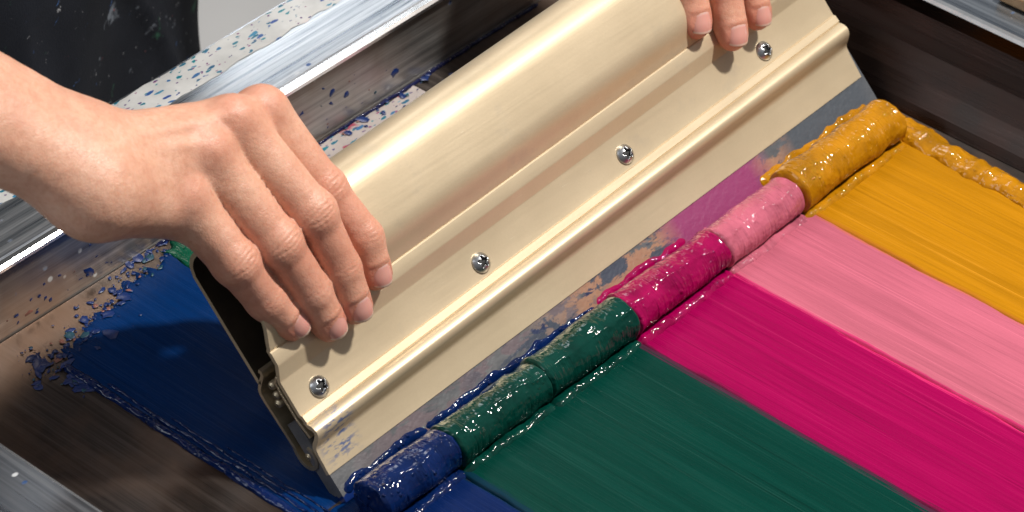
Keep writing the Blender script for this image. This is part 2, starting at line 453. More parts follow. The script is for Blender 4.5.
def catmull(pts, n=6):
    pts = [np.array(p, float) for p in pts]
    P = [2 * pts[0] - pts[1]] + pts + [2 * pts[-1] - pts[-2]]
    out = []
    for i in range(1, len(P) - 2):
        for k in range(n):
            t = k / n
            out.append(0.5 * ((2 * P[i]) + (-P[i-1] + P[i+1]) * t + (2*P[i-1] - 5*P[i] + 4*P[i+1] - P[i+2]) * t*t + (-P[i-1] + 3*P[i] - 3*P[i+1] + P[i+2]) * t**3))
    out.append(P[-2]); return out

def polypath(segs):
    """segs: list of ('l'|'c', points); joins polylines and curves"""
    out = []
    for kind, pts in segs:
        q = catmull(pts) if kind == 'c' else [np.array(p, float) for p in pts]
        if out and np.linalg.norm(out[-1] - q[0]) < 0.05: q = q[1:]
        out += list(q)
    return out

def shell_extrude(name, path, th, x0, x1, mat, parent, skew=SK, side=1, nx=2, inner=None):
    """sheet of thickness th whose outer face follows path (s, n), extruded along X"""
    P = np.array(path); n = len(P)
    T = np.zeros_like(P); T[1:-1] = P[2:] - P[:-2]; T[0] = P[1] - P[0]; T[-1] = P[-1] - P[-2]
    T /= np.linalg.norm(T, axis=1)[:, None]
    N = np.stack([T[:, 1], -T[:, 0]], 1) * side
    Q = P + N * th
    prof = np.vstack([P, Q[::-1]]); m = len(prof)
    v = []; xs = np.linspace(x0, x1, nx)
    for x in xs:
        for (s, nn) in prof: v.append((x, s + skew * (x - XL) * float(0.5 + 0.5 * sstep(12, 32, s)), nn))
    f = []
    for k in range(nx - 1):
        f += [(k * m + i, k * m + (i + 1) % m, (k + 1) * m + (i + 1) % m, (k + 1) * m + i) for i in range(m)]
    for base in (0, (nx - 1) * m):
        for i in range(n - 1):
            q = (base + i, base + i + 1, base + m - 2 - i, base + m - 1 - i)
            f.append(q)
    o = link_mesh(name, v, f, mat, parent)
    bm = bmesh.new(); bm.from_mesh(o.data); bmesh.ops.recalc_face_normals(bm, faces=bm.faces); bm.to_mesh(o.data); bm.free()
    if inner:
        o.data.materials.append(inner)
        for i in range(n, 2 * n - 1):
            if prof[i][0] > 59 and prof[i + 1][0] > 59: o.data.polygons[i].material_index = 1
    sharp_smooth(o, 28)
    bevel(o, 0.25, 2, 40)
    return o

front_path = polypath([
    ('l', [(14.0, 2.6), (23.5, 3.6)]),
    ('c', [(23.5, 3.6), (26.3, 4.6), (28.3, 8.0), (30.3, 10.6), (32.8, 11.4), (35.4, 10.2), (37.0, 8.3)]),
    ('l', [(37.0, 8.3), (37.6, 9.0), (40.9, 8.6), (41.4, 7.6), (57.0, 8.0)]),
    ('l', [(57.0, 8.0), (57.8, 8.3), (63.4, 12.9), (64.4, 13.3), (69.7, 13.6), (70.4, 13.2), (70.9, 14.2)]),
    ('c', [(70.9, 14.2), (74.0, 16.2), (79.0, 19.9), (83.5, 21.8), (89.0, 22.5), (98.0, 23.1), (107.0, 23.3), (112.0, 22.0), (116.8, 18.9), (120.2, 13.5), (121.2, 7.0), (120.2, 0.5), (117.0, -4.2), (112.0, -6.6)]),
    ('l', [(112.0, -6.6), (61.0, -7.4), (59.8, -5.4)]),
])
M_in = mat_simple('shaded_inside_of_handle', (0.035, 0.027, 0.018), 0.6, 0.3, 60, 0.5)  # shade of the hollow handle, put into the colour of its inner faces
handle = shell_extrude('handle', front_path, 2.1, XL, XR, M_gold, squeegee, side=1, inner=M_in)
M_clamp = mat_simple('dull_gold_clamp', (0.55, 0.46, 0.32), 0.35, 0.8, 120, 0.2)
clamp_path = polypath([
    ('c', [(66.0, -1.2), (64.2, -0.2), (62.0, -1.4), (60.2, -4.6), (57.0, -8.6), (53.0, -9.2)]),
    ('l', [(53.0, -9.2), (30.0, -8.6)]),
    ('c', [(30.0, -8.6), (27.5, -9.6), (23.0, -9.4), (20.0, -6.6), (20.4, -2.6), (24.0, -0.8), (27.5, -2.2)]),
])
clamp = shell_extrude('clamp_plate', clamp_path, 1.7, XL, XR, M_clamp, squeegee, side=-1)
# inner web and screw bosses seen in the open end
web = shell_extrude('inner_web', polypath([('l', [(60.5, 6.2), (58.0, 3.0), (52.0, 2.2), (40.0, 2.0), (31.0, 3.4)])]), 1.3, XL + 0.3, XR - 0.3, M_clamp, squeegee, side=1)
M_steel = mat_simple('polished_screw_steel', (0.44, 0.45, 0.46), 0.30, 1.0, 300, 0.1, 0.03)
def rod(name, s, n, r, x0, x1, mat, parent):
    v = []; K_ = 20
    prof = [(x0 - 0.9, r * 0.3), (x0 - 0.7, r * 0.75), (x0, r), (x1, r)]
    for (x, rr) in prof:
        for k in range(K_):
            a = 2 * PI * k / K_; v.append((x, s + rr * math.cos(a) + SK * (x - XL), n + rr * math.sin(a)))
    f = grid_faces(len(prof), K_, True) + [tuple(range(K_))]
    return link_mesh(name, v, f, mat, parent)
for s, n, r in ((57.5, -0.6, 1.9), (53.0, -1.6, 1.9), (49.5, -3.6, 2.0), (24.0, -5.0, 2.1)):
    rod('clamp_bead', s, n, r, XL + 1.0, XR - 2, M_clamp, squeegee)

# blade
M_blade = mat_blade()
def blade():
    prof = [(0.4, 1.6), (0.0, 0.8), (0.0, -4.8), (0.6, -5.6), (40, -5.6), (40, 2.0), (12, 2.0), (4, 1.9)]
    xs = np.linspace(XL + 0.6, XR + 2.0, 60); v = []
    for x in xs:
        for s, n in prof: v.append((x, s, n))
    m = len(prof); nx = len(xs)
    f = grid_faces(nx, m, True) + [tuple(range(m))[::-1], tuple(range((nx - 1) * m, nx * m))]
    o = link_mesh('blade', v, f, M_blade, squeegee); sharp_smooth(o, 30); return o
blade()

# screws: domed heads with a six-lobed recess
M_recess = mat_simple('dark_recess', (0.012, 0.012, 0.012), 0.6, 0.0)
def screw(x, s):
    R_, H = 4.7, 2.7
    NR, NA = 26, 72
    v = []
    rot = rng.random() * 6
    rr = np.concatenate([np.linspace(0.02, 0.62, 16), np.linspace(0.66, 1.0, NR - 16)])
    for r in rr:
        for k in range(NA):
            a = 2 * PI * k / NA
            z = H * (1 - (r ** 2.4)) * 0.93 + 0.4
            star = 0.49 + 0.13 * math.cos(5 * a + rot)
            depth = 1.9 * float(sstep(0, 0.07, star - r))
            v.append((x + R_ * r * math.cos(a), s + R_ * r * math.sin(a), 8.0 + z - depth))
    for k in range(NA):
        a = 2 * PI * k / NA; v.append((x + R_ * 1.0 * math.cos(a), s + R_ * 1.0 * math.sin(a), 7.6))
    f = grid_faces(NR + 1, NA, True) + [tuple(range(NA))[::-1]]
    o = link_mesh('screw', v, f, M_steel, squeegee)
    o.data.materials.append(M_recess)
    for p in o.data.polygons:
        c = p.center / K
        if c.z < 8.0 + 1.6 and math.hypot(c.x - x, c.y - s) < R_ * 0.6: p.material_index = 1
    bm = bmesh.new(); bm.from_mesh(o.data); bmesh.ops.recalc_face_normals(bm, faces=bm.faces); bm.to_mesh(o.data); bm.free()
    return o
for x, s in ((-155.0, 47.0), (-52.0, 50.8), (47.4, 53.8), (151.0, 56.6)):
    screw(x, s)

# ------------------------------------------------------------------ ink
BLUE, GREEN, MAG, PINK, MUST = (0.002, 0.013, 0.075), (0.0006, 0.036, 0.026), (0.275, 0.0006, 0.060), (0.44, 0.105, 0.155), (0.40, 0.165, 0.003)

def film(name, xa, xb, y0, y1, z, mat, parent, seed, wav=0.9, cut_far=0.0, slope=0.0):
    nx = int((xb - xa) / 0.55) + 2; ny = int((y1 - y0) / 2.2) + 2
    u = np.linspace(0, 1, nx)[:, None]; y = np.linspace(y0, y1, ny)[None, :]
    ea = xa + wav * fbm(y / 34, seed, 0, seed, 5); eb = xb + wav * fbm(y / 34, seed + 9, 0, seed + 3, 5)
    x = ea * (1 - u) + eb * u
    yy = y + cut_far * fbm(x / 6.0, 0, 0, seed + 5, 4) * sstep(y1 - 14, y1, y) + 0 * x
    yy = yy + slope * (x - xa) * sstep(y0, y1, y)
    h = z + 0.07 * fbm(x / 1.0, yy / 60, 0, seed, 3) + 0.12 * vnoise(x / 6, yy / 90, 0, seed + 2) + 0.12 * sstep(2.2, 0.5, np.minimum(x - ea, eb - x)) * (0.4 + vnoise(yy / 5, 0, 0, seed))
    e = np.minimum(np.minimum(x - ea, eb - x) / 0.9, np.minimum(yy - yy[:, :1], yy[:, -1:] - yy) / 2.0)
    h = h * np.sqrt(np.clip(e, 0, 1)) + 0.06
    v = np.stack([x, yy, h], -1).reshape(-1, 3)
    uv = np.stack([u + 0 * y, (y - y0) / (y1 - y0) + 0 * u], -1).reshape(-1, 2)
    return link_mesh(name, v, [f[::-1] for f in grid_faces(nx, ny)], mat, parent, uvs=uv)

def roll(name, x0, x1, cy, cz, r, mat, parent, seed, wr=0.30, lump=0.7):
    """rolled bank of ink pushed along by the blade: a wrinkled cylinder with rounded ends"""
    nx = int((x1 - x0) / 0.38) + 2; na = 110
    t = np.linspace(-1, 1, nx)[:, None]; a = (np.arange(na) / na * 2 * PI)[None, :]
    L = x1 - x0
    x = (x0 + x1) / 2 + t * L / 2 + 0.6 * vnoise(a / 0.7, 3, 0, seed)
    endd = (1 - np.abs(t)) * L / 2
    prof = np.sqrt(np.clip(1 - np.clip(1 - endd / 3.6, 0, 1) ** 2.6, 0, 1)) * 0.9 + 0.1 * np.clip(endd / 1.5, 0, 1)
    ca, sa = np.cos(a), np.sin(a)
    rr = r * (1 + 0.07 * vnoise(x / 20, 0, 0, seed)) + 0.45 * wr * fbm(x / 2.2 + 0.5 * sa, ca * 1.3, sa * 1.3, seed, 2) + lump * vnoise(x / 8, ca * 1.6, sa * 1.6, seed + 4)
    rr = rr + 0.35 * np.exp(-((endd - 3.2) / 1.3) ** 2)
    rr = rr + 0.35 * np.exp(-((np.mod(a + 0.25 * vnoise(x / 12, 0, 0, seed + 8), 2 * PI) - 2.0) / 0.10) ** 2)
    rr = rr * prof
    squash = 0.93
    y = cy + rr * ca; z = cz + rr * sa * squash
    # skirt: the front foot spreads onto the film
    z = np.maximum(z, 0.2)
    v = np.stack([x + 0 * y, y, z], -1).reshape(-1, 3)
    f = grid_faces(nx, na, True)
    return link_mesh(name, v, f, mat, parent)

def lip(name, pts, mat, parent, seed, w=2.6, h=1.8, amp=0.9):
    """low ragged ridge of ink along a polyline"""
    pts = [np.array(p, float) for p in pts]
    P = []
    for a, b in zip(pts[:-1], pts[1:]):
        n = max(2, int(np.linalg.norm(b - a) / 0.6)); P += [a + (b - a) * i / n for i in range(n)]
    P.append(pts[-1]); P = np.array(P); n = len(P); na = 18
    T = np.gradient(P, axis=0); T /= np.linalg.norm(T, axis=1)[:, None]
    N = np.stack([-T[:, 1], T[:, 0]], 1)
    s = np.arange(n) * 0.6
    ww = w * (1 + 0.16 * fbm(s / 9, 0, 0, seed)); hh = h * (1 + 0.22 * fbm(s / 8, 2, 0, seed + 1))
    fade = np.sqrt(np.clip(np.minimum(s, s[-1] - s) / 3, 0, 1)); off = amp * fbm(s / 9, 5, 0, seed + 2)
    v = []
    for i in range(n):
        for j in range(na):
            a = PI * j / (na - 1)
            q = 1 + 0.06 * float(vn2[i % len(vn2), j])
            d = off[i] + ww[i] * math.cos(a) * fade[i]
            v.append((P[i, 0] + N[i, 0] * d, P[i, 1] + N[i, 1] * d, 0.05 + hh[i] * math.sin(a) * q * fade[i]))
    return link_mesh(name, v, grid_faces(n, na), mat, parent)
_i, _j = np.meshgrid(np.arange(900), np.arange(18), indexing='ij')
vn2 = vnoise(_i / 3.3, _j / 2.5, 0, 3)

INKS = 'freshly pulled colour stripes in front of the squeegee'
def ink_thing(name, x, label):
    e = empty(name, (x, -80, 0)); tag(e, label, 'ink'); return e
def adopt(o, e):
    o.parent = e; o.location = -e.location; return o

M = {}
for nm, c in (('blue', BLUE), ('green', GREEN), ('magenta', MAG), ('pink', PINK), ('mustard', MUST)):
    M[nm + '_roll'] = mat_ink(nm + '_ink_roll', c, kind='bubbly' if nm in ('blue',) else 'roll', alt={'magenta': (0.10, 0.002, 0.04)}.get(nm))
M['blue_film'] = mat_ink('blue_ink_film', BLUE, right=(0.003, 0.02, 0.04))
M['green_film'] = mat_ink('green_ink_film', GREEN, left=(0.003, 0.02, 0.05), right=(0.08, 0.01, 0.04))
M['magenta_film'] = mat_ink('magenta_ink_film', MAG, left=(0.08, 0.008, 0.03), right=(0.60, 0.03, 0.14))
M['pink_film'] = mat_ink('pink_ink_film', PINK, left=(0.52, 0.01, 0.12), right=(0.46, 0.12, 0.06))
M['mustard_film'] = mat_ink('mustard_ink_film', MUST, left=(0.36, 0.12, 0.01))

YN = -345.0; YF = -62.0
def bank(e, x0, x1, r, mat, seed, wr=0.12, lump=0.75, cy=-71.0, foot=3.8):
    adopt(roll('ink_roll', x0, x1, cy, r * 0.86, r, mat, e, seed, wr, lump), e)
    adopt(lip('ink_foot', [(x0 + 0.5, cy - r * 0.93), ((x0 + x1) / 2, cy - r * 0.97), (x1 - 0.5, cy - r * 0.9)], mat, e, seed + 50, foot, 3.0, 0.5), e)
def creep(e, x0, x1, mat, seed, w=2.6, h=2.4):
    """ink squeezed up the face of the blade behind the bank"""
    o = lip('ink_creep', [(x0, 5.0), ((x0 + x1) / 2, 5.6), (x1, 5.0)], mat, None, seed, w, h, 1.0)
    me = o.data
    for v in me.vertices:
        x, s_, n_ = v.co.x / K, v.co.y / K, v.co.z / K
        v.co = Vector(sn2w(x, s_ + 0.6, n_ + 1.2)) * K
    adopt(o, e)
e = ink_thing('ink', -150, 'navy blue ink roll and stripe at the lower left end of the blade')
adopt(film('ink_film', -172, -123.5, YN, YF, 1.25, M['blue_film'], e, 11), e)
bank(e, -171, -121.5, 10.4, M['blue_roll'], 21, 0.18, 0.7)
creep(e, -168, -116, M['blue_roll'], 71, 2.6, 1.5)
creep(e, -117, -6, M['blue_roll'], 75, 2.3, 1.3)
e = ink_thing('ink', -60, 'dark green ink stripe with two rolled banks beside the blue')
adopt(film('ink_film', -124.5, -8, YN, YF, 1.5, M['green_film'], e, 12), e)
bank(e, -124.5, -64, 10.0, M['green_roll'], 22)
bank(e, -67.5, -7, 10.9, M['green_roll'], 23)
e = ink_thing('ink', 22, 'deep magenta ink roll and stripe between the green and the pale pink')
adopt(film('ink_film', -9.5, 57, YN, YF, 1.15, M['magenta_film'], e, 13), e)
bank(e, -10.5, 58, 10.8, M['magenta_roll'], 24, 0.24, 0.8)
creep(e, -6, 57, M['magenta_roll'], 72, 2.6, 1.6)
e = ink_thing('ink', 87, 'light pink ink roll and stripe between the magenta and the mustard')
adopt(film('ink_film', 56.5, 116, YN, YF, 1.55, M['pink_film'], e, 14), e)
bank(e, 54.5, 112.5, 10.2, M['pink_roll'], 25, 0.2, 0.5)
e = ink_thing('ink', 160, 'mustard yellow ink roll and stripe with a raised outer ridge')
adopt(film('ink_film', 115.5, 196, YN, YF, 1.2, M['mustard_film'], e, 15), e)
bank(e, 109.5, 190, 11.3, M['mustard_roll'], 26, 0.14, 0.9, -70.5, 3.6)
creep(e, 112, 196, M['mustard_roll'], 73, 3.0, 1.8)
adopt(lip('ink_ridge', [(200, -54), (198.5, -66), (195, -100), (192, -160), (190, -240), (189, -345)], M['mustard_roll'], e, 31, 8.0, 5.0, 0.4), e)

# ink left behind the squeegee
e = empty('ink', (-150, 0, 0)); tag(e, 'broad navy blue ink patch behind the open end of the squeegee', 'ink')
M['blue_back'] = mat_ink('blue_ink_back', (0.001, 0.023, 0.105))
adopt(film('ink_film', -187, -60, -54, 95, 0.8, M['blue_back'], e, 41, 1.4, 6.0, 0.27), e)
adopt(film('ink_film', -187, -150, -130, -54.5, 0.9, M['blue_back'], e, 44, 1.0, 1.0), e)
for _k, (_x, _w, _h2, _y) in enumerate(((-187.5, 2.2, 1.9, 93), (-183.6, 1.1, 1.5, 70), (-180.6, 0.9, 1.35, 35), (-177.8, 0.7, 1.2, 5))):
    adopt(lip('ink_ridge', [(_x, _y), (_x - 0.6, 40 if _y > 50 else _y - 25), (_x, -40), (_x - 0.4, -130)], M['blue_roll'], e, 32 + _k, _w, _h2, 0.35), e)
e = empty('ink', (-80, 105, 0)); tag(e, 'small bright green ink smear behind the squeegee under the hand', 'ink')
M['green_wet'] = mat_ink('green_wet_ink', (0.0, 0.07, 0.035), kind='bubbly')
adopt(film('ink_film', -106, -40, 94, 119, 1.7, M['green_wet'], e, 42, 2.5, 3.0), e)

# loose flecks of dried ink on the bed and the inner wall
def flecks():
    v, f = [], []
    mats = [mat_simple('dried_blue', (0.003, 0.020, 0.11), 0.3), mat_simple('dried_brown', (0.20, 0.08, 0.06), 0.4), mat_simple('dried_teal', (0.006, 0.05, 0.08), 0.4), mat_simple('dried_white', (0.7, 0.72, 0.72), 0.4)]
    mi = []
    def blob(x, y, z, r, wall):
        n = 9; a0 = rng.random() * 6; el = 0.35 + 0.6 * rng.random(); th = rng.normal(0.2, 0.7)
        base = len(v); z = z + (0 if wall else 0.45 * rng.random()); y = y - (0.4 * rng.random() if wall else 0)
        for ring, hh in ((1.0, 0.0), (0.9, 0.12)):
            for k in range(n):
                a = a0 + 2 * PI * k / n; rr = r * ring * (0.55 + 0.75 * abs(float(vnoise(k * 1.7, base, 0, 5))) + 0.2)
                p, q = rr * math.cos(a), rr * el * math.sin(a)
                p, q = p * math.cos(th) - q * math.sin(th), p * math.sin(th) + q * math.cos(th)
                if wall: v.append((x + p, y - hh, z + q))
                else: v.append((x + p, y + q, z + hh))
        for k in range(n): f.append((base + k, base + (k + 1) % n, base + n + (k + 1) % n, base + n + k))
        f.append(tuple(base + n + k for k in range(n)))
        c = rng.choice(4, p=[0.80, 0.10, 0.10, 0.0]); mi.extend([c] * (n + 1))
    for _ in range(280):      # spatter fringe round the back corner of the blue patch
        x = rng.uniform(-205, -100); d = abs(rng.normal(0, 1))
        y = 99 + 0.27 * (x + 187) + rng.normal(0, 1) * 5.5
        if rng.random() < 0.28: x = -189 - abs(rng.normal(0, 4)); y = rng.uniform(70, 112)
        blob(x, min(y, 122), 0.25 if y > 97 + 0.27 * (x + 187) or x < -188 else 1.05, rng.gamma(2.0, 0.5), False)
    for _ in range(150):
        x = rng.uniform(-240, 60); blob(x, 124.6, 3 + abs(rng.normal(0, 9)), rng.gamma(2.0, 0.5), True)
    for _ in range(70):
        blob(rng.uniform(-110, 90), rng.uniform(110, 122), 0.9, rng.gamma(2.0, 0.5), False)
    o = link_mesh('ink_flecks', v, f, None)
    for m in mats: o.data.materials.append(m)
    o.data.polygons.foreach_set('material_index', mi)
    bm = bmesh.new(); bm.from_mesh(o.data); bmesh.ops.recalc_face_normals(bm, faces=bm.faces); bm.to_mesh(o.data); bm.free()
    tag(o, 'scattered flecks of dried ink around the blue patch', 'ink flecks', kind='stuff')
flecks()

# wet ink gathered in the inner corner of the back rail
e = empty('ink', (-40, 121, 0)); tag(e, 'thin line of dark wet ink along the foot of the back rail', 'ink')
M['corner'] = mat_ink('corner_ink', (0.01, 0.012, 0.05), kind='bubbly', alt=(0.25, 0.02, 0.05))
adopt(lip('ink_ridge', [(-104, 122.3), (-50, 122), (0, 122), (160, 122.5)], M['corner'], e, 51, 1.0, 1.3, 0.5), e)

# small bracket on the right-hand rail
br = empty('metal_bracket', (284, -100, RZ)); tag(br, 'small brown brass bracket on the right rail in the top right corner', 'bracket')
M_br = mat_simple('brown_brass', (0.33, 0.22, 0.12), 0.4, 0.6, 60, 0.4)
b1 = box('plate', 264, 302, -124, -76, RZ + 0.4, RZ + 7, M_br, None, 1.0); adopt(b1, br)
b2 = box('bolt', 280, 288, -104, -96, RZ + 7.2, RZ + 11, M_steel, None, 1.0); adopt(b2, br)

# ------------------------------------------------------------------ the person
def smin(a, b, k):
    h = np.clip(0.5 + 0.5 * (b - a) / k, 0, 1)
    return b * (1 - h) + a * h - k * h * (1 - h)

def cone(p, a, b, ra, rb):
    a = np.array(a, np.float32); b = np.array(b, np.float32); ab = b - a
    pa = p - a; h = np.clip((pa @ ab) / float(ab @ ab), 0, 1)
    return np.linalg.norm(pa - h[..., None] * ab, axis=-1) - (ra + (rb - ra) * h)

def ellipsoid(p, c, axes, radii):
    q = (p - np.array(c, np.float32)) @ np.array(axes, np.float32).T / np.array(radii, np.float32)
    k0 = np.linalg.norm(q, axis=-1)
    return (k0 - 1) * min(radii)

def surface_nets(F, org, h):
    nx, ny, nz = F.shape
    S = F < 0
    c = np.zeros((nx - 1, ny - 1, nz - 1), np.int8)
    for i in (0, 1):
        for j in (0, 1):
            for k in (0, 1): c += S[i:nx - 1 + i, j:ny - 1 + j, k:nz - 1 + k]
    act = (c > 0) & (c < 8)
    idx = -np.ones(act.shape, np.int64); ii = np.argwhere(act); idx[act] = np.arange(len(ii))
    pos = np.zeros((len(ii), 3)); cnt = np.zeros(len(ii))
    cor = [(i, j, k) for i in (0, 1) for j in (0, 1) for k in (0, 1)]
    for a in cor:
        for b_ in cor:
            if sum(b_) - sum(a) == 1 and all(y >= x for x, y in zip(a, b_)):
                fa = F[ii[:, 0] + a[0], ii[:, 1] + a[1], ii[:, 2] + a[2]]; fb = F[ii[:, 0] + b_[0], ii[:, 1] + b_[1], ii[:, 2] + b_[2]]
                m = (fa < 0) != (fb < 0); t = np.where(m, fa / np.where(m, fa - fb, 1), 0)
                pt = np.array(a) + t[:, None] * (np.array(b_) - np.array(a))
                pos += pt * m[:, None]; cnt += m
    V = (ii + pos / cnt[:, None]) * h + org
    faces = []
    for ax in range(3):
        o1, o2 = [(1, 2), (2, 0), (0, 1)][ax]
        sl0 = [slice(1, -1)] * 3; sl0[ax] = slice(0, -1)
        sl1 = [slice(1, -1)] * 3; sl1[ax] = slice(1, None)
        A, B = S[tuple(sl0)], S[tuple(sl1)]
        cr = np.argwhere(A != B)
        flip = A[A != B]
        base = cr.copy()
        for d in range(3):
            if d != ax: base[:, d] += 1
        def cell(d1, d2):
            q = base.copy(); q[:, o1] -= d1; q[:, o2] -= d2
            return idx[q[:, 0], q[:, 1], q[:, 2]]
        q = np.stack([cell(1, 1), cell(0, 1), cell(0, 0), cell(1, 0)], 1)
        q[~flip] = q[~flip][:, ::-1]
        faces.append(q)
    return V, np.vstack(faces)

def N_(v): v = np.array(v, float); return v / np.linalg.norm(v)
nvec = N_((0, -1, 1))
VIEW = N_((-0.5946, -0.505, 0.6257))
RIGHT = np.array([0.6588, -0.7520, 0.0193])

class Hand:
    def __init__(s, fingers, radii, palm, arm, thumb, thumb_r, knuckle_h=2.4, dors=None):
        s.f, s.r, s.palm, s.arm, s.th, s.tr, s.kh = fingers, radii, palm, arm, thumb, thumb_r, knuckle_h
        s.dors = N_(dors if dors is not None else (-0.35, -0.35, 0.87))
        s.nails = []
    def dorsal(s, a, b):
        t = N_(np.array(b) - np.array(a)); d = (nvec * 0.8 + VIEW * 0.2); d = d - t * (d @ t); return t, N_(d)
    def sdf(s, p):
        d = None
        fd = None
        creases = 0
        for J, r in zip(s.f + [s.th], s.r + [s.tr]):
            J = [np.array(j, float) for j in J]
            fl_ = cone(p, J[0], J[1], r[0], r[1] * 0.94)
            # knuckle bulges and a waist in the middle of each phalanx
            t1, d1 = s.dorsal(J[1], J[2]); t2, d2 = s.dorsal(J[2], J[3])
            fl_ = smin(fl_, cone(p, J[1], J[2], r[1] * 0.94, r[2] * 0.97), 3.0)
            fl_ = smin(fl_, cone(p, J[2], J[3], r[2] * 0.97, r[3]), 2.5)
            fl_ = smin(fl_, np.linalg.norm(p - (J[1] + d1 * r[1] * 0.08).astype(np.float32), axis=-1) - r[1] * 0.94, 3.0)
            # soft pad of the fingertip
            fl_ = smin(fl_, np.linalg.norm(p - (J[3] * 0.8 + J[2] * 0.2 - d2 * 1.2).astype(np.float32), axis=-1) - r[3] * 0.95, 2.5)
            # creases across the back of the joints
            for (Jc, tt, dd, A, wid) in ((J[1], N_(J[2] - J[0]), d1, 0.8, 4.2), (J[2] - t2 * 1.0, t2, d2, 0.4, 2.6)):
                q = p - Jc.astype(np.float32); u = q @ tt.astype(np.float32); w = q @ dd.astype(np.float32)
                lat = q @ np.cross(tt, dd).astype(np.float32)
                uu = u + 0.05 * lat * lat * np.sign(u) * 0.35
                msk = np.exp(-(u / wid) ** 2) * np.clip(w / (r[1] * 0.6), 0, 1) * np.exp(-(lat / (r[1] * 0.75)) ** 4)
                fl_ = fl_ + A * msk * (0.5 - 0.5 * np.cos(uu * 2 * PI / 2.1 + 3.1))
            # nail bed
            L = np.linalg.norm(J[3] - J[2]); q = p - J[2].astype(np.float32)
            u = q @ t2.astype(np.float32); w = q @ d2.astype(np.float32); lat = q @ np.cross(t2, d2).astype(np.float32)
            rl = r[3]
            inu = sstep(L - 5.6, L - 4.4, u); inl = 1 - sstep(rl * 0.66, rl * 0.82, np.abs(lat)); top = np.clip(w / 2, 0, 1)
            fl_ = fl_ + 0.45 * inu * inl * top
            rim = np.exp(-((u - (L - 6.2)) / 1.1) ** 2) * (np.abs(lat) < rl * 0.8) * top
            fl_ = fl_ - 0.22 * rim
            fl_ = fl_.astype(np.float32)
            fd = fl_ if fd is None else np.minimum(fd, fl_)
            s.nails.append((J[2], J[3], t2, d2, rl))
        pd = None
        for (a, b, ra, rb) in s.palm:
            c = cone(p, a, b, ra, rb); pd = c if pd is None else smin(pd, c, 9.0)
        # extensor ridges and knuckle heads
        for J, r in zip(s.f, s.r):
            m = np.array(J[0], float)
            kp = m + s.dors * (r[0] * 0.58)
            pd = smin(pd, np.linalg.norm(p - kp.astype(np.float32), axis=-1) - r[0] * 0.72, 5.5)
        ad = None
        for (a, b, ra, rb) in s.arm:
            c = cone(p, a, b, ra, rb); ad = c if ad is None else smin(ad, c, 16.0)
        pd = smin(pd, ad, 18.0)
        d = smin(fd, pd, 6.0)
        # slight tendon relief on the back of the hand
        return d.astype(np.float32)
    def tendon(s, p, d, wrist):
        for J, r in zip(s.f, s.r):
            a = np.array(J[0], float) + s.dors * r[0] * 1.05; b = wrist + s.dors * 17
            dist = cone(p, a, a + (b - a) * 0.75, 0, 0)
            d = d - 1.2 * np.exp(-(dist / 3.0) ** 2)
        return d

def build_hand(H, lo, hi, h, wrist, dimples=()):
    lo = np.array(lo, float); hi = np.array(hi, float)
    nn = np.ceil((hi - lo) / h).astype(int)
    # coarse pass to find the narrow band
    hc = h * 5
    nc = np.ceil((hi - lo) / hc).astype(int) + 2
    g = np.stack(np.meshgrid(*[np.arange(n) for n in nc], indexing='ij'), -1).astype(np.float32)
    pc = (g * hc + lo).astype(np.float32)
    Fc = H.sdf(pc.reshape(-1, 3)).reshape(nc)
    H.nails = []
    near = np.abs(Fc) < hc * 1.9
    nf = (nc - 1) * 5 + 1
    # nearest coarse node of each fine node
    ix = [np.clip(np.round(np.arange(n) / 5).astype(int), 0, c - 1) for n, c in zip(nf, nc)]
    nb = near[np.ix_(*ix)]; F = Fc[np.ix_(*ix)].copy()
    pts = np.argwhere(nb)
    P = (pts * h + lo).astype(np.float32)
    out = np.empty(len(P), np.float32)
    for i in range(0, len(P), 400000):
        q = P[i:i + 400000]
        d = H.sdf(q)
        d = H.tendon(q, d, wrist)
        for (c, r_, amt) in dimples:
            d = d + amt * np.exp(-(np.linalg.norm(q - np.array(c, np.float32), axis=-1) / r_) ** 2)
        d = d + 0.12 * vnoise(q[:, 0] / 4, q[:, 1] / 4, q[:, 2] / 4, 5)
        out[i:i + 400000] = d
        if i == 0: nails = H.nails[:5]
        H.nails = []
    F[nb] = out
    F[0] = 1; F[-1] = 1; F[:, 0] = 1; F[:, -1] = 1; F[:, :, 0] = 1; F[:, :, -1] = 1
    V, Q = surface_nets(F, lo, h)
    H.nails = nails
    return V, Q

def nail_mesh(J2, J3, t, d, r, mat, parent):
    L = np.linalg.norm(J3 - J2); lat = np.cross(t, d)
    nu, nv = 22, 17; v, uv = [], []
    u0, u1 = L - 5.4, L + r * 0.72
    for i in range(nu):
        a = i / (nu - 1)
        for j in range(nv):
            b_ = j / (nv - 1) * 2 - 1
            # rounded cuticle and free edge
            uu = u0 + (u1 - u0) * a + (1.5 * b_ * b_ if a < 0.5 else 0) * (1 - a * 2) - 1.7 * b_ * b_ * max(0, a * 2 - 1)
            ang = b_ * 1.02
            k = max(0.0, (uu - L) / r)
            rad = r * (0.985 - 0.30 * k * k) + 0.05 - 0.35 * abs(b_) ** 6 - (0.35 if i == 0 else 0)
            p = J2 + t * uu + d * (rad * math.cos(ang)) + lat * (rad * math.sin(ang) * 0.93)
            v.append(p); uv.append((b_ * 0.5 + 0.5, a))
    o = link_mesh('fingernail', v, grid_faces(nu, nv), mat, parent, uvs=uv)
    bm = bmesh.new(); bm.from_mesh(o.data); bmesh.ops.recalc_face_normals(bm, faces=bm.faces)
    if sum(f.normal.dot(Vector(d)) for f in bm.faces) < 0: bmesh.ops.reverse_faces(bm, faces=bm.faces)
    bm.to_mesh(o.data); bm.free()
    so = o.modifiers.new('thickness', 'SOLIDIFY'); so.thickness = 0.45 * K; so.offset = -1
    return o

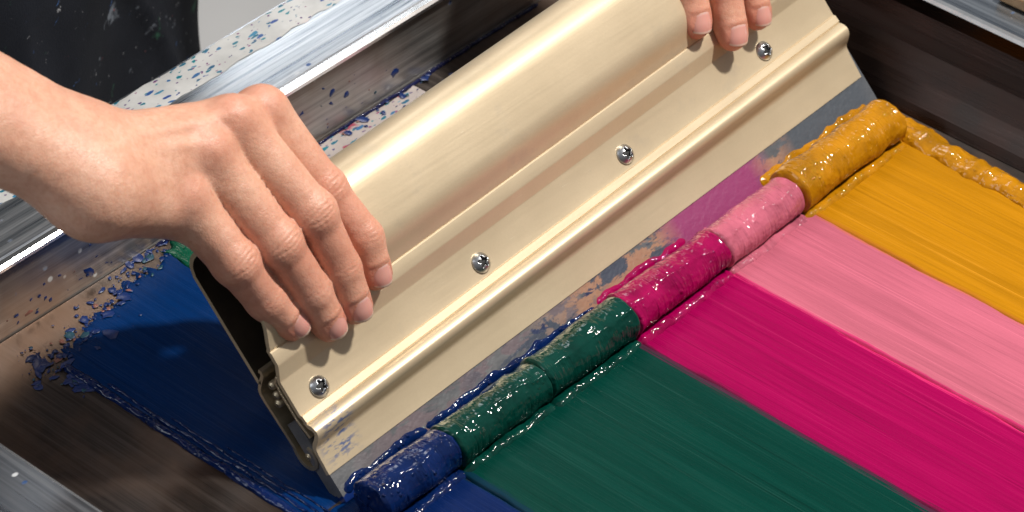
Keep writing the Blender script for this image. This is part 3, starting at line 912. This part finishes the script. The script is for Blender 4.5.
# right hand, joint positions in millimetres (MCP, PIP, DIP, tip)
RH = Hand(
    fingers=[
        [(-122.5, 29.0, 131.0), (-112.5, 2.0, 101.0), (-107.0, -14.5, 81.0), (-108.5, -21.5, 66.0)],
        [(-143.0, 27.0, 137.0), (-130.5, -8.5, 104.0), (-126.0, -18.5, 78.0), (-125.5, -25.5, 61.0)],
        [(-161.0, 24.0, 133.0), (-150.5, -8.0, 100.0), (-142.8, -17.5, 75.5), (-139.5, -24.0, 59.5)],
        [(-178.5, 19.5, 122.5), (-170.0, -3.5, 99.0), (-161.5, -11.0, 78.5), (-153.8, -17.0, 64.5)]],
    radii=[(11.4, 9.5, 8.2, 6.9), (12.0, 10.3, 9.0, 7.4), (11.9, 10.4, 9.1, 7.4), (11.4, 9.8, 8.6, 7.1)],
    palm=[], arm=[], thumb=[(-168, 56, 122), (-140, 58, 100), (-118, 50, 78), (-104, 40, 62)], thumb_r=(11, 10, 9, 8))
import_pts = {}
Rm = np.array([[0.6588401340487097, 0.46081038040753325, -0.5946288515329059], [-0.7520341506688317, 0.42376687224921394, -0.504842821293843], [0.01934719603681372, 0.7797919153804961, 0.6257397659672351]])
CAM = np.array([-885.997, -752.216, 932.352])
for _J, _o in zip(RH.f, (-2.0, -0.5, -0.5, -0.5)):
    _d = [_o, -3.6, -3.0, -2.2]
    for _k in range(4): _J[_k] = tuple(np.array(_J[_k]) + RIGHT * _d[_k])
RH.palm = [
    ((-206, 44, 150), (-124, 30.5, 129), 13.5, 9.8),
    ((-212, 38, 150), (-144, 28, 134), 14.0, 10.0),
    ((-218, 30, 147), (-162, 25, 130), 14.5, 9.8),
    ((-220, 24, 145), (-180, 20, 120), 14.5, 10.0),
    ((-212, 30, 139), (-176, 26, 112), 13.0, 10.0),
    ((-208, 48, 140), (-168, 56, 122), 14.0, 11.0),
    ((-168, 50, 122), (-132, 38, 122), 9.0, 7.0),
    ((-155, 38, 110), (-113, 30, 104), 11.0, 9.5)]  # palm mass added over the crest to block light reaching the blue ink
RH.arm = [
    ((-211, 48, 158), (-262, 92, 205), 15.5, 21.0),
    ((-219.5, 28.3, 150.3), (-265, 74.5, 194.7), 15.2, 20.5),
    ((-262, 92, 205), (-330, 150, 268), 21.0, 30.0),
    ((-265, 74.5, 194.7), (-330, 142, 259), 20.5, 30.0)]
V1, Q1 = build_hand(RH, (-330, -45, 40), (-90, 190, 300), 0.8, np.array([-215, 38, 150.0]))

LH = Hand(
    fingers=[
        [(133, 45, 132), (130.5, 13.0, 106.5), (118.5, -1.0, 88.0), (114.7, -9.5, 73.5)],
        [(150, 40, 130), (146.0, 9.0, 102.5), (134.8, -9.0, 81.5), (130.2, -19.0, 63.5)],
        [(168, 34, 126), (163.0, 4.0, 97.0), (152.5, -10.5, 78.5), (149.6, -18.5, 64.0)],
        [(184, 28, 118), (181.0, 4.0, 92.0), (174.0, -4.0, 80.0), (170.0, -10.0, 70.0)]],
    radii=[(9.8, 9.0, 8.2, 7.4), (9.9, 9.2, 8.4, 7.5), (9.6, 8.8, 7.8, 6.8), (9.0, 7.6, 6.6, 5.8)],
    palm=[((160, 118, 170), (134, 47, 131), 14, 10), ((168, 114, 168), (151, 42, 129), 14, 10), ((178, 108, 164), (168, 36, 125), 14, 10), ((186, 102, 158), (184, 30, 117), 14, 10), ((156, 116, 158), (140, 74, 118), 14, 11)],
    arm=[((162, 122, 172), (110, 230, 250), 17, 26), ((178, 112, 164), (125, 225, 240), 17, 26)],
    thumb=[(140, 76, 120), (122, 66, 98), (112, 50, 78), (106, 40, 62)], thumb_r=(11, 10, 9, 8))
V2, Q2 = build_hand(LH, (85, -35, 45), (205, 200, 235), 1.0, np.array([168, 114, 166.0]))

class Torso:
    nails = []
    def sdf(s, p):
        d = None
        for (a, b, ra, rb, k) in (((-325, 142, 258), (-372, 205, 300), 30, 34, 10), ((-372, 205, 300), (-300, 345, 430), 36, 48, 20),
                             ((122, 225, 240), (150, 290, 255), 27, 36, 10), ((150, 290, 255), (20, 350, 430), 36, 48, 20),
                             ((-250, 350, 430), (-30, 350, 430), 55, 55, 30), ((-205, 350, 380), (-195, 350, -60), 68, 68, 40), ((-75, 350, 380), (-85, 350, -60), 68, 68, 40),
                             ((-205, 350, -60), (-200, 350, -860), 66, 50, 30), ((-75, 350, -60), (-80, 350, -860), 66, 50, 30),
                             ((-140, 350, 450), (-140, 345, 570), 55, 52, 30), ((-140, 340, 610), (-140, 345, 650), 75, 80, 20)):
            a = np.array(a, float); b = np.array(b, float)
            if a[1] > 330: a[0] += 80
            if b[1] > 330: b[0] += 80
            c = cone(p, a, b, ra, rb); d = c if d is None else smin(d, c, float(k))
        return d
lo = np.array([-430, 120, -930.0]); h = 9.0
g = np.stack(np.meshgrid(np.arange(72), np.arange(40), np.arange(188), indexing='ij'), -1).astype(np.float32)
Ft = Torso().sdf((g * h + lo).astype(np.float32).reshape(-1, 3)).reshape(g.shape[:3])
V3, Q3 = surface_nets(Ft, lo, h)
V = np.vstack([V1, V2, V3]); Q = np.vstack([Q1, Q2 + len(V1), Q3 + len(V1) + len(V2)])
M_skin = mat_skin(); M_nail = mat_nail()
person = link_mesh('person', V, Q, M_skin)
tag(person, 'person in a stained dark apron gripping the squeegee with both hands', 'person')
fl_at = person.data.attributes.new('flush', 'FLOAT', 'POINT')
val = np.zeros(len(V))
for H in (RH, LH):
    for J, r in zip(H.f, H.r):
        for jp, w, amt in ((J[0] + H.dors * 8, 9, 0.55), (J[1], 8.5, 0.95), (J[2], 7, 0.55), (J[3], 8.5, 1.0)):
            val = np.maximum(val, amt * np.exp(-(np.linalg.norm(V - np.array(jp), axis=1) / w) ** 2 * 0.9 + 0.25))
for H in (RH, LH):
    for J in H.f:
        mid = (np.array(J[1]) + np.array(J[2])) / 2
        val = np.maximum(val, 0.38 * np.clip(1.5 - np.linalg.norm(V - mid, axis=1) / 26, 0, 1))
fl_at.data.foreach_set('value', np.clip(val, 0, 1).astype(np.float32))
for H in (RH, LH):
    for (J2, J3, t, d, r) in H.nails:
        nail_mesh(J2, J3, t, d, r, M_nail, person)

# apron: a curved sheet of cloth with folds round the front of the body
def apron():
    nu, nv = 140, 150; v = []
    for i in range(nu):
        a = math.radians(-175 + 170 * i / (nu - 1))
        for j in range(nv):
            z = -380 + 760 * j / (nv - 1)
            w = 182 + 10 * sstep(0, -300, z); dd = 112 + 6 * math.sin(z / 90)
            x = -68 + w * math.cos(a); y = 350 + dd * math.sin(a)
            v.append((x, y, z))
    v = np.array(v)
    fo = 12 * vnoise(v[:, 0] / 60, 0, v[:, 2] / 160, 61) + 4.5 * (1 - np.abs(vnoise(v[:, 0] / 38 + v[:, 2] / 70, 0, v[:, 2] / 120, 62))) ** 3
    v[:, 1] -= fo
    o = link_mesh('apron', v, grid_faces(nu, nv), mat_apron(), person)
    so = o.modifiers.new('thickness', 'SOLIDIFY'); so.thickness = 1.6 * K; so.offset = -1
    return o
apron()

# ------------------------------------------------------------------ light
w = bpy.data.worlds.new('World'); scene.world = w; w.use_nodes = True
nt = w.node_tree; bg = nt.nodes['Background']
tc = nd(nt, 'ShaderNodeTexCoord'); sp = nd(nt, 'ShaderNodeSeparateXYZ'); nt.links.new(tc.outputs['Generated'], sp.inputs[0])
cr = ramp(nt, math_(nt, 'MULTIPLY_ADD', sp.outputs['Z'], 0.5, 0.5), [(0.30, (0.05, 0.045, 0.04)), (0.55, (0.22, 0.22, 0.23)), (1.0, (0.62, 0.64, 0.68))])
nt.links.new(cr, bg.inputs['Color']); bg.inputs['Strength'].default_value = 0.6

def area(name, direction, dist, size, power, color, target=(0, 0, 60), sy=None):
    L = bpy.data.lights.new(name, 'AREA'); L.energy = power; L.color = color; L.size = size * K
    if sy: L.shape = 'RECTANGLE'; L.size_y = sy * K
    o = bpy.data.objects.new(name, L); COL.objects.link(o)
    d = Vector(direction).normalized(); o.location = (Vector(target) + d * dist) * K
    o.rotation_euler = d.to_track_quat('Z', 'Y').to_euler()
    return o
area('key_lamp', (0.34, -0.32, 0.885), 1500, 100, 33, (1.0, 0.955, 0.89))
area('soft_fill', (-0.75, 0.45, 0.75), 1500, 700, 6, (0.90, 0.95, 1.0))
area('rail_sheen_fill', (0.42, 0.64, 0.64), 1700, 420, 7.5, (0.93, 0.97, 1.0), sy=700)  # added off-frame lamp, placed where the rails mirror it to give them sheen

# ------------------------------------------------------------------ camera
cam = bpy.data.cameras.new('camera'); co = bpy.data.objects.new('camera', cam); COL.objects.link(co)
cam.sensor_width = 36; cam.lens = 116.2265625; cam.clip_start = 0.05; cam.clip_end = 60
mw = Matrix([[*Rm[i], CAM[i] * K] for i in range(3)] + [[0, 0, 0, 1]])
co.matrix_world = mw
cam.dof.use_dof = True; cam.dof.focus_distance = 1.43; cam.dof.aperture_fstop = 116.2 / 6.5
scene.camera = co
scene.view_settings.view_transform = 'Standard'; scene.view_settings.look = 'None'
scene.view_settings.exposure = 0; scene.view_settings.gamma = 1
